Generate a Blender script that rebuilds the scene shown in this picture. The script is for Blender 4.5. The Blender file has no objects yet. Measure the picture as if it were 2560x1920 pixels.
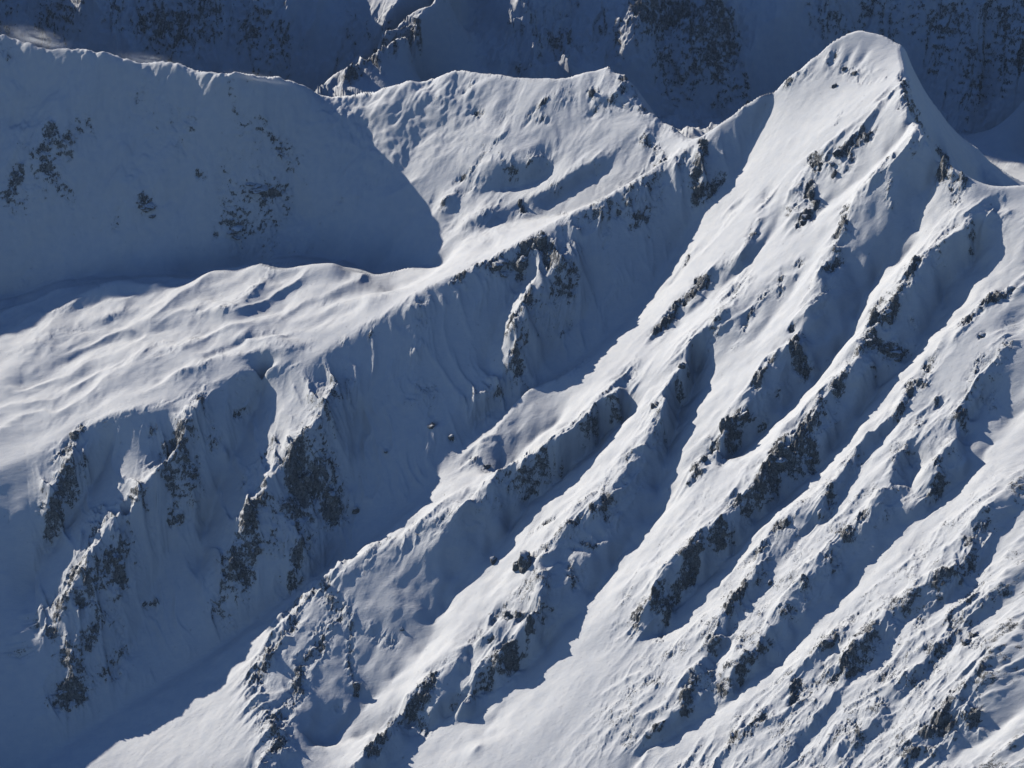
import bpy, math, random, time
import numpy as np
T0 = time.time()
FAST = False
random.seed(7)
COL = bpy.context.scene.collection
SC = bpy.context.scene

# ------------------------------------------------------------------ camera
CAM_Z = 6150.0
PITCH = math.radians(28.0)
HFOV = math.radians(16.0)
cam_data = bpy.data.cameras.new('camera')
cam_data.sensor_width = 36.0
cam_data.angle = HFOV
cam_data.clip_start = 10.0
cam_data.clip_end = 60000.0
cam = bpy.data.objects.new('camera', cam_data)
COL.objects.link(cam)
cam.location = (0, 0, CAM_Z)
cam.rotation_euler = (math.pi / 2 - PITCH, 0, 0)
SC.camera = cam

# ------------------------------------------------------------------ sun and sky
SUN_EL = math.radians(23.0)
SUN_AZ = math.radians(138.0)            # direction towards the sun, counter-clockwise from +X
SUN_DIR = (math.cos(SUN_EL) * math.cos(SUN_AZ), math.cos(SUN_EL) * math.sin(SUN_AZ), math.sin(SUN_EL))
world = bpy.data.worlds.new("World")
SC.world = world
world.use_nodes = True
wn = world.node_tree
bg = wn.nodes['Background']
sky = wn.nodes.new('ShaderNodeTexSky')
sky.sky_type = 'NISHITA'
sky.sun_disc = False
sky.sun_elevation = SUN_EL
sky.sun_rotation = math.pi / 2 - SUN_AZ   # Nishita measures clockwise from +Y
sky.altitude = 3000
sky.air_density = 1.0
sky.dust_density = 0.2
sky.ozone_density = 3.5
hs = wn.nodes.new('ShaderNodeHueSaturation')
hs.inputs['Saturation'].default_value = 1.12
hs.inputs['Hue'].default_value = .508
wn.links.new(sky.outputs[0], hs.inputs['Color'])
wn.links.new(hs.outputs[0], bg.inputs[0])
bg.inputs[1].default_value = 0.088
sd = bpy.data.lights.new('sun', 'SUN')
sd.energy = 5.0
sd.angle = math.radians(0.53)
sd.color = (1.0, 0.94, 0.84)
sun = bpy.data.objects.new('sun', sd)
COL.objects.link(sun)
from mathutils import Vector
sun.rotation_euler = Vector(SUN_DIR).to_track_quat('Z', 'Y').to_euler()
SC.view_settings.view_transform = 'Standard'
SC.view_settings.look = 'None'
SC.view_settings.exposure = -0.24
SC.view_settings.gamma = 1.0
SC.view_settings.use_curve_mapping = False
SC.render.engine = 'CYCLES'
SC.cycles.max_bounces = 6
SC.cycles.diffuse_bounces = 0

# ------------------------------------------------------------------ survey helpers
FPX = 1106.0 / math.tan(HFOV / 2)
CP, SP = math.cos(PITCH), math.sin(PITCH)

def ray(px, py):
    """direction per unit of camera depth for a bearing read off the photograph (2212 x 1659 frame)"""
    px = np.asarray(px, float); py = np.asarray(py, float)
    u = (px - 1106.0) / FPX
    v = (829.5 - py) / FPX
    return u, CP + v * SP, -SP + v * CP

def at_z(px, py, z):
    dx, dy, dz = ray(px, py)
    t = (np.asarray(z, float) - CAM_Z) / dz
    return dx * t, dy * t

CROPS = {'F': (0, 0, 1), 'a': (0, 0, .5), 'b': (1106, 0, .5), 'c': (0, 829.5, .5), 'd': (1106, 829.5, .5),
         '1': (1382.4, 0, .375), '2': (864, 86.4, .375), '3': (1382.4, 518.4, .375), '4': (1382.4, 1036.8, .375),
         '5': (691.2, 1036.8, .375), '6': (777.6, 604.8, .375)}

def tr(text):
    """'1 600,1090 540,1300 / 3 50,20' -> list of bearings in the 2212 frame"""
    out = []
    for part in text.split('/'):
        w = part.split()
        ox, oy, s = CROPS[w[0]]
        for p in w[1:]:
            v = p.split(',')
            out.append((ox + s * float(v[0]), oy + s * float(v[1])))
    return out

# ------------------------------------------------------------------ membrane solver
def densify(P, step):
    P = np.asarray(P, float)
    out = [P[:1]]
    for a, b in zip(P[:-1], P[1:]):
        n = max(1, int(math.ceil(np.hypot(*(b - a)[:2]) / step)))
        t = (np.arange(1, n + 1) / n)[:, None]
        out.append(a + (b - a) * t)
    return np.concatenate(out)

class Grid:
    def __init__(s, x0, x1, y0, y1, c):
        s.x0, s.y0, s.c = x0, y0, c
        s.nx = int(round((x1 - x0) / c)) + 1
        s.ny = int(round((y1 - y0) / c)) + 1
    def sample(s, A, x, y):
        fx = np.clip((x - s.x0) / s.c, 0, s.nx - 1.001)
        fy = np.clip((y - s.y0) / s.c, 0, s.ny - 1.001)
        i = fx.astype(np.int32); j = fy.astype(np.int32)
        fx = fx - i; fy = fy - j
        A = A.ravel(); k = j * s.nx + i
        return (A[k] * (1 - fx) + A[k + 1] * fx) * (1 - fy) + (A[k + s.nx] * (1 - fx) + A[k + s.nx + 1] * fx) * fy

def solve(g, pts, iters=90, levels=6, lam=None):
    """Laplace surface through the 3-D points pts (N,3), coarse to fine"""
    sol = None
    for L in range(levels - 1, -1, -1):
        c = g.c * 2 ** L
        nx = (g.nx - 1) // 2 ** L + 2; ny = (g.ny - 1) // 2 ** L + 2
        if L == 0: nx, ny = g.nx, g.ny
        i = np.clip(np.round((pts[:, 0] - g.x0) / c).astype(int), 0, nx - 1)
        j = np.clip(np.round((pts[:, 1] - g.y0) / c).astype(int), 0, ny - 1)
        k = j * nx + i
        cnt = np.bincount(k, minlength=nx * ny)
        sm = np.bincount(k, weights=pts[:, 2], minlength=nx * ny)
        fixed = (cnt > 0).reshape(ny, nx)
        val = (sm / np.maximum(cnt, 1)).reshape(ny, nx)
        if sol is None:
            A = np.full((ny, nx), pts[:, 2].mean())
        else:
            gy = np.minimum(np.arange(ny) / 2, sol.shape[0] - 1.001); gx = np.minimum(np.arange(nx) / 2, sol.shape[1] - 1.001)
            j0 = gy.astype(int); i0 = gx.astype(int); fy = (gy - j0)[:, None]; fx = (gx - i0)[None]
            B = sol
            A = (B[j0][:, i0] * (1 - fx) + B[j0][:, i0 + 1] * fx) * (1 - fy) + (B[j0 + 1][:, i0] * (1 - fx) + B[j0 + 1][:, i0 + 1] * fx) * fy
        A[fixed] = val[fixed]
        n = 600 if L == levels - 1 else iters
        par = (np.add.outer(np.arange(ny), np.arange(nx)) % 2).astype(bool)
        om = 1.7
        m0 = par & ~fixed; m1 = ~par & ~fixed
        P = np.empty((ny + 2, nx + 2))
        for it in range(n):
            for m in (m0, m1):
                P[1:-1, 1:-1] = A; P[0, 1:-1] = A[0]; P[-1, 1:-1] = A[-1]; P[1:-1, 0] = A[:, 0]; P[1:-1, -1] = A[:, -1]
                avg = 0.25 * (P[:-2, 1:-1] + P[2:, 1:-1] + P[1:-1, :-2] + P[1:-1, 2:])
                A = np.where(m, A + om * (avg - A), A)
        sol = A
    return sol

def blur(A, n=1):
    for _ in range(n):
        P = np.pad(A, 1, mode='edge')
        A = (P[:-2] + 2 * P[1:-1] + P[2:]) / 4
        A = (A[:, :-2] + 2 * A[:, 1:-1] + A[:, 2:]) / 4
    return A

# ------------------------------------------------------------------ the lie of the land: crests and valley floors
# each line: bearings (x, y) and the elevation z of the point, in metres
CREST_MAIN = [(1950, 95, 2592), (1900, 73, 2598), (1850, 63, 2600), (1800, 82, 2575), (1750, 125, 2525), (1700, 163, 2475),
              (1620, 215, 2410), (1550, 265, 2350), (1505, 308, 2305), (1440, 338, 2265), (1380, 378, 2230), (1300, 430, 2180),
              (1220, 475, 2140), (1140, 510, 2112), (1080, 545, 2080), (1000, 592, 2040), (930, 615, 2012), (880, 645, 1985), (830, 680, 1955),
              (785, 705, 1930), (740, 735, 1900), (690, 765, 1875), (640, 787, 1850), (590, 788, 1845), (540, 797, 1832), (500, 812, 1822),
              (440, 842, 1798), (370, 872, 1775), (290, 884, 1760), (240, 893, 1745), (190, 920, 1712), (100, 967, 1668),
              (0, 1012, 1618), (-150, 1090, 1540), (-400, 1230, 1420)]
CREST_EAST = [(1950, 95, 2592), (1952, 150, 2578), (1958, 230, 2552), (1990, 290, 2532), (2040, 340, 2508), (2090, 385, 2482),
              (2140, 404, 2472), (2212, 400, 2480), (2330, 380, 2492), (2600, 500, 2480), (3000, 900, 2450)]
GULLY_MAIN = [(1675, 212, 2412), (1630, 292, 2332), (1607, 360, 2272), (1565, 415, 2220), (1512, 445, 2182), (1468, 530, 2093), (1408, 622, 2022), (1315, 728, 1934), (1150, 845, 1836), (1040, 940, 1755), (960, 1010, 1705),
              (870, 1105, 1625), (760, 1195, 1550), (620, 1290, 1450), (510, 1375, 1360), (380, 1460, 1280), (200, 1570, 1180),
              (50, 1675, 1090), (-200, 1850, 960)]
SHELF_EDGE = [(1500, 330, 2285), (1010, 570, 2040), (930, 606, 2000), (865, 628, 1930), (850, 634, 1915), (790, 606, 1925), (720, 582, 1925), (640, 577, 1915), (550, 578, 1890), (500, 590, 1875), (450, 601, 1860),
              (400, 615, 1845), (360, 620, 1838), (280, 612, 1825), (200, 616, 1800), (120, 630, 1765), (60, 650, 1735), (0, 668, 1710), (-200, 740, 1620), (-400, 820, 1550)]
VALLEY_NORTH = [(960, 575, 1950), (850, 592, 1868), (700, 560, 1840), (550, 565, 1820), (350, 600, 1780), (200, 605, 1760), (0, 640, 1700), (-400, 760, 1600)]
CREST_NORTH = [(-900, -330, 2560), (-600, -200, 2460), (-300, -40, 2370), (-120, 30, 2310), (0, 80, 2280), (30, 82, 2278), (90, 102, 2274), (150, 112, 2270), (240, 123, 2268), (330, 130, 2266), (400, 145, 2264),  # points left of the frame: unseen peak added to shade this slope
               (450, 158, 2265), (490, 163, 2262), (560, 178, 2250), (640, 188, 2222), (700, 193, 2192)]
CREST_MIDDLE = [(700, 193, 2192), (780, 196, 2192), (860, 186, 2215), (930, 165, 2245), (1000, 148, 2275), (1080, 158, 2290), (1140, 165, 2300),
                (1180, 168, 2310), (1230, 165, 2325), (1280, 150, 2343), (1314, 131, 2366), (1326, 160, 2345), (1345, 154, 2352), (1357, 162, 2346), (1375, 195, 2326),
                (1390, 237, 2305), (1420, 246, 2305), (1448, 262, 2300), (1475, 295, 2290), (1500, 312, 2300)]
BOWL = [(1440, 360, 2235), (1380, 395, 2190), (1290, 440, 2130), (1150, 475, 2060), (1050, 505, 2020), (960, 540, 1975), (900, 580, 1920)]
FACE_A, FACE_B, FACE_K = 0.66, 0.42, 0.000116
SUMMIT = tuple(float(v) for v in at_z(1850, 63, 2600)) + (2600.0,)

def face_z(x, y):
    s = (FACE_A * (x - SUMMIT[0]) + FACE_B * (y - SUMMIT[1])) / 0.782
    return SUMMIT[2] + 0.782 * s + FACE_K * np.square(np.maximum(-s - 700, 0))

def march(height, px, py, off=0.0, t0=6200.0, t1=15500.0, n=900):
    """first point where the bearing meets the surface height(x, y) + off"""
    dx, dy, dz = ray(px, py)
    t = np.linspace(t0, t1, n)[:, None]
    off = np.broadcast_to(off, np.shape(dx))
    d = CAM_Z + dz[None] * t - height(dx[None] * t, dy[None] * t) - off[None]
    hit = d < 0
    k = np.where(hit.any(0), hit.argmax(0), n - 1); k = np.maximum(k, 1)
    j = np.arange(len(dx))
    d0, d1 = d[k - 1, j], d[k, j]
    f = np.clip(d0 / (d0 - d1 + 1e-9), 0, 1)
    tt = t[k - 1, 0] + f * (t[k, 0] - t[k - 1, 0])
    return dx * tt, dy * tt, CAM_Z + dz * tt

def line3(pts, step=8):
    P = np.array(pts, float)
    x, y = at_z(P[:, 0], P[:, 1], P[:, 2])
    return densify(np.stack([x, y, P[:, 2]], 1), step)

G1 = Grid(-2900, 2500, 4600, 15000, 10.0)
C = [line3(l) for l in (CREST_MAIN, CREST_EAST, GULLY_MAIN, SHELF_EDGE, VALLEY_NORTH, CREST_NORTH, CREST_MIDDLE, BOWL)]
fx = np.array([p[0] for p in [(-200, 1850), (300, 1780), (800, 1760), (1300, 1760), (1800, 1760), (2300, 1760)]], float)
fy = np.array([1850, 1780, 1760, 1760, 1760, 1760.])
FX, FY, FZ = march(face_z, fx, fy, t0=5000)
C.append(densify(np.stack([FX, FY, FZ], 1), 8))
# ground beyond what the camera sees: outer slopes
east = np.array([(2400, y, 2420 + .10 * (y - 4600)) for y in range(4600, 6400, 50)], float)
C.append(east)
C.append(np.array([(x, 4650, float(face_z(x, 4650))) for x in range(-2900, 2400, 50)], float))
q = line3(CREST_EAST[1:8]); C.append(np.stack([q[:, 0] + 210, q[:, 1] + 130, q[:, 2] - 270], 1))
q = line3(CREST_MIDDLE[3:]); C.append(np.stack([q[:, 0] + 120, q[:, 1] + 150, q[:, 2] - 210], 1))
q = line3(CREST_MIDDLE[:5]); C.append(np.stack([q[:, 0] + 60, q[:, 1] + 200, q[:, 2] - 190], 1))
q = line3(CREST_NORTH[2:]); C.append(np.stack([q[:, 0] + 60, q[:, 1] + 200, q[:, 2] - 190], 1))
q = line3(CREST_MAIN[1:9]); C.append(np.stack([q[:, 0] + 0, q[:, 1] + 190, q[:, 2] - 230], 1))
# back of the middle and eastern crests: a deep valley, then the far wall
FAR_VALLEY = [(-2900, 10350, 1650), (-1500, 10250, 1700), (-500, 10150, 1740), (150, 10100, 1740), (700, 10100, 1720), (1150, 10050, 1700),
              (1450, 9900, 1720), (1800, 9700, 1760), (2500, 9500, 1850)]
far_v = densify(FAR_VALLEY, 8)
C.append(densify([(-500, 9720, 1790), (100, 9570, 1780), (500, 9280, 1780), (900, 9270, 1780), (1300, 9050, 1800), (1700, 8850, 1850)], 8))
C.append(far_v)
C.append(densify([(x, y + 850, z + 1180) for x, y, z in FAR_VALLEY if x > -200], 8))
C.append(densify([(x, y + 1700, z + 1900) for x, y, z in FAR_VALLEY if x > -200], 8))
# the spur that comes down to the saddle, its west side a slanting snow slope
SPUR = [(975, -120, 2150), (955, -60, 2085), (930, 0, 2030), (890, 50, 1985), (830, 102, 1935), (760, 150, 1870), (700, 192, 1790)]
C.append(line3(SPUR))
_sx, _sy = (float(v) for v in at_z(890, 50, 1985))
def spur_face(x, y):
    return 1985 + .72 * (x - _sx) + .30 * (y - _sy)
for _l in ([(930, -12), (880, 20), (828, 78)], [(945, -60), (900, -50), (868, -12), (836, 30), (822, 66)], [(960, -100), (905, -60), (880, -30), (850, 20)]):
    _p = densify(_l, 4); _x, _y, _z = march(spur_face, _p[:, 0], _p[:, 1], 0, t0=10500, t1=13500)
    C.append(densify(np.stack([_x, _y, _z], 1), 8))
C.append(line3([(1060, -60, 2000), (1010, 20, 1930), (950, 80, 1870), (880, 130, 1815), (810, 170, 1770)]))
# west of the spur: low step, unseen side valley, shaped to let the sun in
C.append(densify([(-2900, 10610, 1990), (-1500, 10520, 2030), (-600, 10430, 2040), (-440, 10420, 2030)], 8))
C.append(densify([(-2900, 11500, 1950), (-1500, 11300, 1900), (-700, 11000, 1900), (-350, 10900, 2000)], 8))
C.append(densify([(-2900, 12400, 2100), (-1500, 12300, 2050), (-700, 12100, 2100)], 8))
C.append(densify([(-2900, 15000, 2900), (2500, 15000, 2900)], 8))
H1 = solve(G1, np.concatenate(C))
H1 = blur(H1, 1)
print('base', round(time.time() - T0, 1))

def base(x, y):
    return G1.sample(H1, x, y)

# ------------------------------------------------------------------ noise
_rs = np.random.RandomState(11)
PERM = _rs.permutation(256).astype(np.int32)
ANG = _rs.rand(256) * 2 * np.pi
GX, GY = np.cos(ANG).astype(np.float32), np.sin(ANG).astype(np.float32)
def perlin(x, y, seed=0):
    xi = np.floor(x).astype(np.int32); yi = np.floor(y).astype(np.int32)
    fx = (x - xi).astype(np.float32); fy = (y - yi).astype(np.float32)
    u = fx * fx * fx * (fx * (fx * 6 - 15) + 10); v = fy * fy * fy * (fy * (fy * 6 - 15) + 10)
    x0 = (xi + seed * 37) & 255; x1 = (x0 + 1) & 255; y0 = (yi + seed * 91) & 255; y1 = (y0 + 1) & 255
    p0 = PERM[x0]; p1 = PERM[x1]
    def g(p, yy, dx, dy):
        k = PERM[(p + yy) & 255]
        return GX[k] * dx + GY[k] * dy
    a = g(p0, y0, fx, fy); b = g(p1, y0, fx - 1, fy); c = g(p0, y1, fx, fy - 1); d = g(p1, y1, fx - 1, fy - 1)
    return (a + (b - a) * u + (c - a) * v + (a - b - c + d) * u * v) * 1.5
def fbm(x, y, lam, octv, seed=0, gain=.5):
    out = 0; a = 1; l = lam
    for o in range(octv):
        out = out + a * perlin(x / l + 17.3 * o, y / l - 9.1 * o, seed + o); a *= gain; l *= .5
    return out
def ridged(x, y, lam, octv, seed=0, gain=.5):
    out = 0; a = 1; l = lam; w = 1
    for o in range(octv):
        n = 1 - np.abs(perlin(x / l + 5.7 * o, y / l + 3.3 * o, seed + o)) * 1.6
        n = n * np.abs(n) * w
        out = out + a * n; w = np.clip(n * 1.6, 0.15, 1); a *= gain; l *= .5
    return out
def smooth(x, a, b):
    t = np.clip((x - a) / (b - a), 0, 1)
    return t * t * (3 - 2 * t)

def yline(pts):
    q = np.array(pts, float); x, y = at_z(q[:, 0], q[:, 1], q[:, 2]); o = np.argsort(x)
    return x[o], y[o]
_cm, _gm = yline(CREST_MAIN + CREST_EAST[4:]), yline(GULLY_MAIN + [(1690, 163, 2475)])
def crest_y(x): return np.interp(x, *_cm)
def gully_y(x): return np.where(x > _gm[0][-1], crest_y(x), np.interp(x, *_gm))

# ------------------------------------------------------------------ ribs and gullies
# (height over the plain slope in metres, bearings); a pair (h0, h1) runs from the first to the last point; ends fade out
RIBS = [
    # --- flutes under the summit dome and along its crest
    (8, '1 1110,240 1085,320 1070,400'), (7, '1 1190,250 1140,340 1120,410'), (7, '1 1270,270 1220,360 1190,430'), (7, '1 1370,290 1300,390 1260,450'),
    (8, '1 1440,310 1390,400 1330,470'), (7, '1 1000,290 960,380 940,450'), (9, '1 900,350 870,430 850,470'), (8, '1 690,550 650,650 640,700'),
    (8, '1 450,730 440,820 420,900'), (-7, '1 1040,280 1010,380'), (-6, '1 1150,270 1110,360'), (-6, '1 1240,280 1180,390'), (-7, '1 1330,300 1260,400'),
    # --- slope under the summit, from the main gully towards the east
    (14, '1 740,1120 700,1230 640,1330 560,1480 / 3 480,130 400,200 310,290 210,370 140,450 90,550'),
    (-12, '1 800,1220 780,1340 690,1450 / 3 590,190 470,280 330,400 200,500 150,560'),
    (10, '1 560,1180 480,1290 380,1420 280,1480 180,1620'),
    (16, '1 1420,560 1300,700 1130,800 1000,900 900,1030 870,1160 910,1290'),
    (-16, '1 1620,620 1480,820 1290,1010 1180,1080 1050,1210 950,1290'),
    (30, '1 1640,740 1540,830 1400,960 1290,1060 1230,1150 1180,1270 1130,1400 1060,1540 / 3 1050,180 1030,280 940,430 915,540 850,600 740,690 690,770 640,850 570,940 490,1050 420,1160 340,1270 280,1370'),
    (-38, '1 1760,800 1700,980 1600,1270 1540,1480 / 3 1410,150 1300,330 1190,560 1080,740 850,970 700,1130 470,1290 330,1390'),
    (12, '3 890,160 800,200 700,320 620,440 560,590'),
    (-8, '3 960,180 880,330 790,400 700,520 620,640'),
    (46, '3 560,250 490,370 400,480 290,590 250,690 190,780 120,880 / 6 1740,720 1680,840 1580,990 1500,1090 1400,1210 1290,1310 1200,1440 / 5 1300,420 1240,560 1260,680 1180,800 1080,950 980,1060'),
    (-44, '3 400,640 330,780 260,900 / 6 1830,780 1780,980 1740,1150 1730,1320 1600,1480 1500,1620 / 5 1800,320 1640,600 1400,860 1180,1080 930,1230 700,1370 560,1480 400,1659 200,1850'),
    (15, '5 1240,800 1080,740 940,860 830,970 690,1075 600,1140 500,1240 400,1380 330,1480 260,1590 200,1700'),
    (-7, '5 1060,780 900,960 840,1090 830,1200 720,1260 620,1330'),
    (8, '5 1080,930 980,1010 900,1090 850,1180 860,1250'),
    (48, '6 1540,560 1300,760 1130,900 970,1000 850,1090 740,1180 640,1245 470,1340 230,1460 60,1540 / c 1400,820 1280,950 1190,1090 1100,1230 1120,1400 1190,1520 1120,1640 1080,1750'),
    (-34, '6 1600,760 1400,900 1200,1100 1000,1300 / 5 900,500 720,760 620,930 500,1080 330,1240 170,1390 0,1530 / 3 -800,2700 -950,2900'),
    (16, '6 1270,480 1120,560 950,640 830,780 730,900 650,1000 620,1050'),
    (-16, '6 1200,740 1060,880 960,980 860,1060 740,1140'),
    (-14, '6 860,640 740,760 640,900 560,1000'),
    # great rib east of the long shaded slope
    (34, '1 2060,1200 1990,1230 1880,1270 1780,1310 1640,1460 1540,1560 / 3 1640,60 1540,190 1470,310 1400,400 1300,560 1200,700 1100,830 1000,970 880,1100 790,1190 720,1330 620,1420 540,1540 / 4 500,230 330,330 230,430 130,560 40,680 0,780'),
    (-34, '1 1960,1340 1930,1500 1840,1620 / 3 1880,140 1790,290 1700,450 1600,610 1440,790 1350,900 1230,1060 1080,1260 950,1400 800,1500 / 4 600,300 480,470 380,580 250,720 130,880 40,1000'),
    (14, '3 1420,640 1300,740 1190,850 1120,960 1080,1050 1010,1180'),
    (15, '1 2400,950 2300,1180 / 3 2212,270 2050,300 1920,400 1860,490 1720,630 1640,750 1550,810 1530,900 1460,980 1320,1120 1200,1260 1100,1390 1010,1560 / 4 900,150 800,260 700,400 640,560 510,700 490,830 400,920 350,1030 290,1200 180,1320 80,1400 0,1500'),
    (-18, '4 560,800 500,900 460,1050 440,1200 300,1340 150,1450 0,1590'),
    (-8, '3 1500,1020 1350,1170 1250,1330 1150,1500 1080,1640 / 4 960,300 880,420 780,560 660,680 590,760'),
    (24, '3 1700,960 1600,1060 1530,1170 1440,1350 1380,1460 1200,1640 / 4 1380,90 1180,250 1050,440 940,560 860,700 730,860 600,980 560,1080 500,1190'),
    (-30, '3 2330,900 2180,1010 2050,1120 1960,1270 1840,1400 1700,1500 1600,1620 / 4 1500,280 1400,420 1260,560 1080,740 880,950 690,1110 560,1210 430,1310 200,1460 0,1620 -200,1800'),
    (-20, '3 1560,1220 1580,1400 1560,1520'),
    (26, '3 2212,440 2100,600 1980,780 1880,920 1820,1080 1740,1250 1660,1460'),
    (-12, '3 2060,820 1950,980 1880,1130 1840,1300'),
    (28, '3 2260,1340 2180,1390 2080,1470 1980,1550 / 4 2090,60 1960,200 1880,350 1800,480 1650,580 1520,650 1420,770 1300,870 1200,990 1130,1110'),
    (-17, '4 2300,60 2190,150 2080,300 2000,420 1950,540 1850,640 1720,720 1550,810 1480,900 1400,1020 1300,1080 1200,1150 1140,1250 1080,1400 960,1540 850,1650'),
    (10, '4 1260,760 1090,920 960,1060 890,1180 850,1280 690,1400 530,1470 440,1620 380,1720'),
    (-10, '4 1180,960 1040,1090 980,1180 920,1260 840,1370'),
    (8, '4 1110,1180 1060,1270 1000,1360 900,1460 810,1580 760,1680'),
    (17, '4 2330,380 2212,480 2080,580 1980,660 1860,760 1760,880 1680,980 1600,1080 1450,1190 1330,1310 1240,1450 1150,1540 1080,1660'),
    (-15, '4 2300,520 2160,660 2020,800 1860,920 1700,1020 1640,1130 1520,1260 1400,1420 1260,1580 1180,1700'),
    (34, '4 2300,760 2212,840 2120,940 2040,1030 1960,1120 1880,1200 1760,1330 1620,1440 1520,1560 1440,1680'),
    (-40, '4 2400,1150 2260,1280 2160,1370 2000,1470 1860,1560 1740,1680'),
    (18, '4 2380,1360 2212,1470 2080,1570 2000,1680'),
    # --- shaded wall of the cirque, below the main crest
    (44, '2 1000,1160 950,1240 850,1350 760,1470 690,1580 640,1640 / 6 960,190 920,340 890,430 860,540'),
    (-18, '2 1090,1240 1130,1400 1090,1560 1040,1640 / 6 1200,250 1100,430 1000,560'),
    (-14, '2 760,1330 640,1480 560,1600 / 6 800,260 740,420 740,560'),
    (24, '6 860,560 790,600 700,670 640,725'),
    (30, '1 350,790 330,900 340,1050 370,1160'),
    (12, '6 340,90 300,150 240,230'),
    (10, '6 350,310 320,440'),
    (76, 'c 1440,0 1370,130 1290,240 1240,330 1150,430 1080,500 1040,600 1000,720 980,870'),
    (38, 'c 1300,430 1290,560 1330,610 1290,720 1260,880'),
    (-45, 'c 1180,-80 1120,60 1060,200 980,350 920,520 880,650 870,850'),
    (-28, 'c 1570,60 1540,300 1520,560 1430,760 1350,850'),
    (62, 'c 880,40 810,180 740,280 690,340 630,400 550,550 480,610 430,690 350,780 290,880 250,960'),
    (50, 'c 560,590 520,670 480,770 430,890 380,970 330,1090 300,1210 260,1350'),
    (-34, 'c 500,220 460,330 400,430 320,560 200,740 140,880 110,1000'),
    (-30, 'c 980,260 920,460 780,620 690,800 630,1000 560,1200'),
    (18, 'c 860,180 830,280 830,400 840,510'),
    (18, 'c 740,290 710,400 750,490'),
    (44, 'c 360,270 290,340 230,420 200,500 250,570'),
    (14, 'c 530,1060 480,1160 500,1220'),
    # --- lit bowl under the middle crest
    (16, '2 1220,125 1180,250 1100,420'),
    (22, '2 1290,190 1240,300 1200,390'),
    (12, '2 970,260 860,340 720,490'),
    (12, '2 430,240 380,330 430,420'),
    (14, '2 610,450 580,560 480,660 400,740 330,820'),
    (20, '2 870,650 760,690 660,700 500,720 440,800 400,860'),
    (-14, '2 890,720 800,800 620,860 480,880'),
    (14, '2 1240,650 1100,700 960,790 850,850 710,920 690,970'),
    (-10, '2 1290,720 1100,790 900,910 800,1000'),
    (14, '2 1480,450 1400,560 1330,640'),
    (30, '2 380,880 260,900 190,970'),
    (26, '2 560,950 450,1010 300,1070'),
    (8, '2 500,1190 350,1200 180,1230'),
    # --- swells of the snowy shelf
    (16, 'a 1180,1165 1090,1230 1040,1300 960,1340 860,1350'),
    (-10, 'a 1300,1230 1180,1300 1080,1350'),
    (10, 'a 480,1235 380,1260 300,1320 200,1360'),
    (8, 'a 740,1300 640,1320 580,1360'),
    (14, 'a 870,1450 780,1500 700,1540'),
    (10, 'a 700,1480 620,1520 520,1600'),
    (9, 'a 1280,1445 1150,1465 1000,1475'),
    (8, 'a 1100,1355 900,1370 760,1390'),
    (9, 'a 560,1330 430,1370 300,1420 150,1500 0,1560'),
    (9, 'a 1700,1285 1620,1300 1480,1310 1400,1310'),
    (12, 'a 1330,1500 1150,1510 950,1540 850,1590 700,1650'),
    (-8, 'a 1300,1470 1100,1490 900,1560'),
    (-8, 'a 800,1420 600,1460 400,1520 200,1620'),
    (-8, 'a 700,1250 500,1300 350,1340'),
    # --- shaded slope of the northern mountain
    (20, 'a 960,330 1050,420 1180,560 1260,700'),
    (26, 'a 370,560 260,600 160,640 60,760'),
    (-20, 'a 200,480 120,520 0,560'),
    (16, 'a 660,860 560,900 500,960'),
    (16, 'a 1240,800 1080,830 980,860'),
    (-16, 'a 1400,880 1250,960 1150,1040'),
    (14, 'a 1620,800 1480,860 1400,960'),
]
FAR_RIBS = [
    (-30, 'a 2250,-80 2150,60 2000,200 1850,300'),
    (60, 'b 560,-60 540,60 480,160 430,260'),
    (60, 'b 920,-120 860,40 760,200 700,330'),
    (-50, 'b 740,-100 700,60 620,220'),
    (-50, 'b 300,-60 240,100 180,220'),
    (70, 'b 1300,-100 1180,0 1060,130 960,250'),
    (60, 'a 300,-60 420,60 560,160 620,260'),
    (60, 'a 1100,-100 1150,60 1180,180 1200,320'),
    (-40, 'a 0,-60 160,60 300,160'),
    (-60, 'b 1500,-60 1500,60 1600,250 1850,480'),
    (190, 'b 2380,-160 2330,100 2290,280 2250,420'),
    (-50, 'b 2120,200 2080,330 2040,430'),
    
]
G2 = Grid(-2100, 1700, 5000, 9700, 7.0)
G3 = Grid(-2900, 2500, 9600, 13000, 16.0)
def scat(items, surf, t0=5600):
    out = []
    for h, text in items:
        P = np.array(tr(text))
        P = densify(P, 5)
        d = np.concatenate([[0], np.cumsum(np.hypot(*np.diff(P, axis=0).T))])
        f = np.clip(np.minimum(d + 4, d[-1] - d + 4) / 45, 0, 1)
        hv = np.linspace(h[0], h[1], len(d)) if isinstance(h, tuple) else h
        hh = hv * (.64 if text[0] == '4' else .98 if text[0] == '3' else 1.3) * f * (1 + .12 * np.sin(d / 41 + d[-1]) + .10 * np.sin(d / 13 + 2 * d[-1]))
        x, y, z = march(surf, P[:, 0], P[:, 1], hh, t0=t0, t1=t0 + 6400)
        out.append(densify(np.stack([x, y, hh], 1), 4))
    return out
D = scat(RIBS, base)
def zero(l): q = line3(l); q[:, 2] = 0; return q
D += [zero(l) for l in (CREST_MAIN, CREST_EAST, GULLY_MAIN, CREST_MIDDLE, CREST_NORTH, SHELF_EDGE, VALLEY_NORTH)]
D += [np.stack([np.linspace(-2100, 1700, 400), np.full(400, 5010.), np.zeros(400)], 1)]
D += [np.stack([np.linspace(-2100, 1700, 400), np.full(400, 9690.), np.zeros(400)], 1)]
H2 = solve(G2, np.concatenate(D), levels=5)
H2 = blur(H2, 1)
print('ribs', round(time.time() - T0, 1))
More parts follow.
